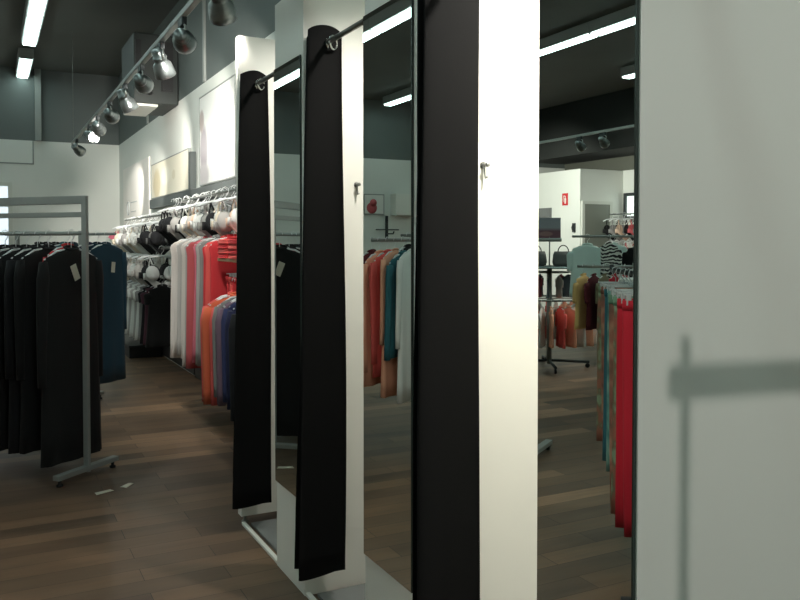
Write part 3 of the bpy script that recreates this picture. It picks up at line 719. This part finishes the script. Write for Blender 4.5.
for i, (c, nm, sd, dz, dn, sc) in enumerate([('aqua','loose pale aqua',.15,0,.0,.95),('aqua','white-aqua',.40,0,-.05,.85),('zebra','black and white zebra-striped',.36,0,.09,.78),('black','plain black',.68,0,0,.95),('charcoal','charcoal',1.04,0,0,1),('white','white',1.40,0,0,1)]):
    x, y = along(PE, AE, sd)
    garment('tee', (x+.66*dn, y-.75*dn, 1.50+dz), AE+R(90+(48 if c == 'zebra' else 0)), c, '%s blouse facing the aisle on the tall rail' % nm, 'face-out blouses', 'wire', sc=sc)
t = thing('display_plinth', 'slim white plinth carrying folded sweaters', 'plinth', (-2.08, 4.44, 0), R(45))
part('base', MB().box((0,0,.5), (.40,.40,1.0), .006), M['lam'], t); part('plinth_top', MB().box((0,0,1.012), (.46,.46,.024), .004), M['lam'], t)
for i in range(4): folded((-2.08, 4.44, 1.0245+i*.038), ['grey','white','charcoal','white'][i], 'folded %s sweater, %s from the bottom of the pile on the slim white plinth' % (['grey','white','charcoal','white'][i], ORD[i]), 'folded sweaters on the plinth', (.40,.34), .036, R(45))
# on the storeroom wall
t = thing('fire_sign', 'red fire extinguisher sign with a white pictogram on the storeroom wall', 'sign', (-8.0, 12.71, 2.29))
part('sign_board', MB().box((.006,0,0), (.012,.17,.24), .002), M['signred'], t)
part('pictogram', MB().box((.014,-.015,-.03), (.004,.05,.11), .001).box((.014,-.015,.045), (.004,.022,.03)).box((.014,.015,.066), (.004,.06,.014)).tube([(.014,.03,.06),(.014,.048,.0),(.014,.04,-.05)], .006, 6), M['signwhite'], t)
single('notice_sign', MB().box((.012,0,0), (.024,.56,.21), .004).box((.026,0,0), (.006,.50,.16)), M['screen'], 'plain grey board on the storeroom wall beyond the red sign', 'board', (-8.0, 13.42, 2.035))
single('mounted_intercom', MB().box((.02,0,0), (.04,.07,.18), .006).tube([(.05,0,.06),(.07,0,0),(.05,0,-.06)], .012, 8), M['darkmetal'], 'small dark intercom handset on the storeroom wall under the red sign', 'intercom', (-8.0, 12.42, 1.72))
t = thing('wall_rail', 'upper steel rail of bras under the dark framed window', 'rail', (-8.62, 10.6, 1.98), 0, 'wall rails')
part('rail', MB().tube([(0,0,0),(0,1.5,0)], .011, 10), M['steel'], t)
for y in (.08, 1.42): part('bracket', MB().box((-.235,y,.006), (.475,.014,.03)), M['steel'], t)
for i in range(9):
    c = ['charcoal','nude','charcoal','midgrey','rose','black','nude','midgrey','black'][i]
    garment('bra', (-8.62, 10.72+i*.165, 1.98), R(180+random.uniform(-15,15)), c, '%s bra, %s from the near end of the upper window-side rail' % (BD[c], ORD[i]), 'bras on the window-side rail', 'wire', sc=1.3)
t = thing('wall_rail', 'lower steel rail of pale bras under the dark framed window', 'rail', (-8.62, 10.6, 1.55), 0, 'wall rails')
part('rail', MB().tube([(0,0,0),(0,1.5,0)], .011, 10), M['steel'], t)
for y in (.08, 1.42): part('bracket', MB().box((-.235,y,.006), (.475,.014,.03)), M['steel'], t)
for i in range(9):
    c = ['white','lilac','white','cream','white','rose','white','grey','white'][i]
    garment('bra', (-8.62, 10.72+i*.165, 1.55), R(180+random.uniform(-15,15)), c, '%s bra, %s from the near end of the lower window-side rail' % (BD[c], ORD[i]), 'pale bras on the lower window-side rail', 'wire', sc=1.3)
# far wall pieces reflected in the middle mirror
lbm = blob_poster('light_box_print', rgb(240,232,224), [(0,0,1,1,rgb(240,232,224))])
t = thing('wall_poster', 'small bright framed poster with a face on the far wall', 'poster', (-4.42, ZF, 2.17))
part('poster_sheet', MB().box((0,-.03,0), (.40,.02,.36)), M['signwhite'], t)
part('poster_frame', frame(MB(), (0,-.02,0), .40, .36, .02, .04), M['trim'], t)
part('portrait', MB().lathe([(.001,0),(.07,.0),(.075,.003),(.001,.005)], (.02,-.04,.03), (0,-1,0), 20).lathe([(.001,0),(.11,.0),(.11,.002),(.001,.003)], (.05,-.04,-.07), (0,-1,0), 20), CL['rose'], t)
single('wall_box', MB().box((0,-.12,0), (.62,.24,.42), .005), M['lam'], 'white box shelf on the far wall beside the small bright poster', 'shelf', (-5.1, ZF, 2.17))
t = thing('wall_bracket', 'dark faceout bracket with a curved arm on the far wall under the bright poster', 'bracket', (-4.7, ZF, 1.6))
part('upright', MB().box((0,-.02,.1), (.05,.04,.5), .003), M['darkmetal'], t)
part('arm', MB().tube([(0,-.03,.0),(.0,-.30,.0),(.0,-.34,.04)], .014, 8).tube([(-.25,-.05,.08),(.25,-.05,.08)], .012, 8), M['darkmetal'], t)
# clothes stand in the third cubicle: its shadow falls on the divider
t = thing('clothes_stand', 'slim steel clothes stand inside the third cubicle', 'clothes stand', (1.20, .36, 0))
part('post', MB().tube([(0,0,.02),(0,0,1.605)], .0105, 12), M['steel'], t)
part('cross_bar', MB().box((.285,0,1.528), (.64,.03,.044), .004, rot=Matrix.Rotation(R(2.2),3,'Y')), M['steel'], t)
part('base', MB().lathe([(.001,0.012),(.14,0.0125),(.14,.022),(.03,.036),(.001,.036)], n=24), M['steel'], t)

# ------------------------------------------------------------------ camera, world, view
cd = bpy.data.cameras.new('camera'); cam = bpy.data.objects.new('camera', cd); COL.objects.link(cam)
cam.location = (0,0,1.45); cam.rotation_euler = (R(90-1.4), 0, -R(27.25))
cd.sensor_width = 36; cd.lens = 36; cd.shift_y = -39/800; cd.clip_start = .05
SC.camera = cam
wd = bpy.data.worlds.new('world'); wd.use_nodes = True; SC.world = wd
wd.node_tree.nodes['Background'].inputs[0].default_value = (.6,.7,.7,1); wd.node_tree.nodes['Background'].inputs[1].default_value = .3
SC.view_settings.view_transform = 'Standard'; SC.view_settings.look = 'None'; SC.view_settings.gamma = 1
SC.view_settings.exposure = 0
SC.cycles.max_bounces = 8; SC.cycles.diffuse_bounces = 4; SC.cycles.glossy_bounces = 5
SC.cycles.sample_clamp_indirect = 4; SC.cycles.use_denoising = True
SC.cycles.caustics_reflective = False
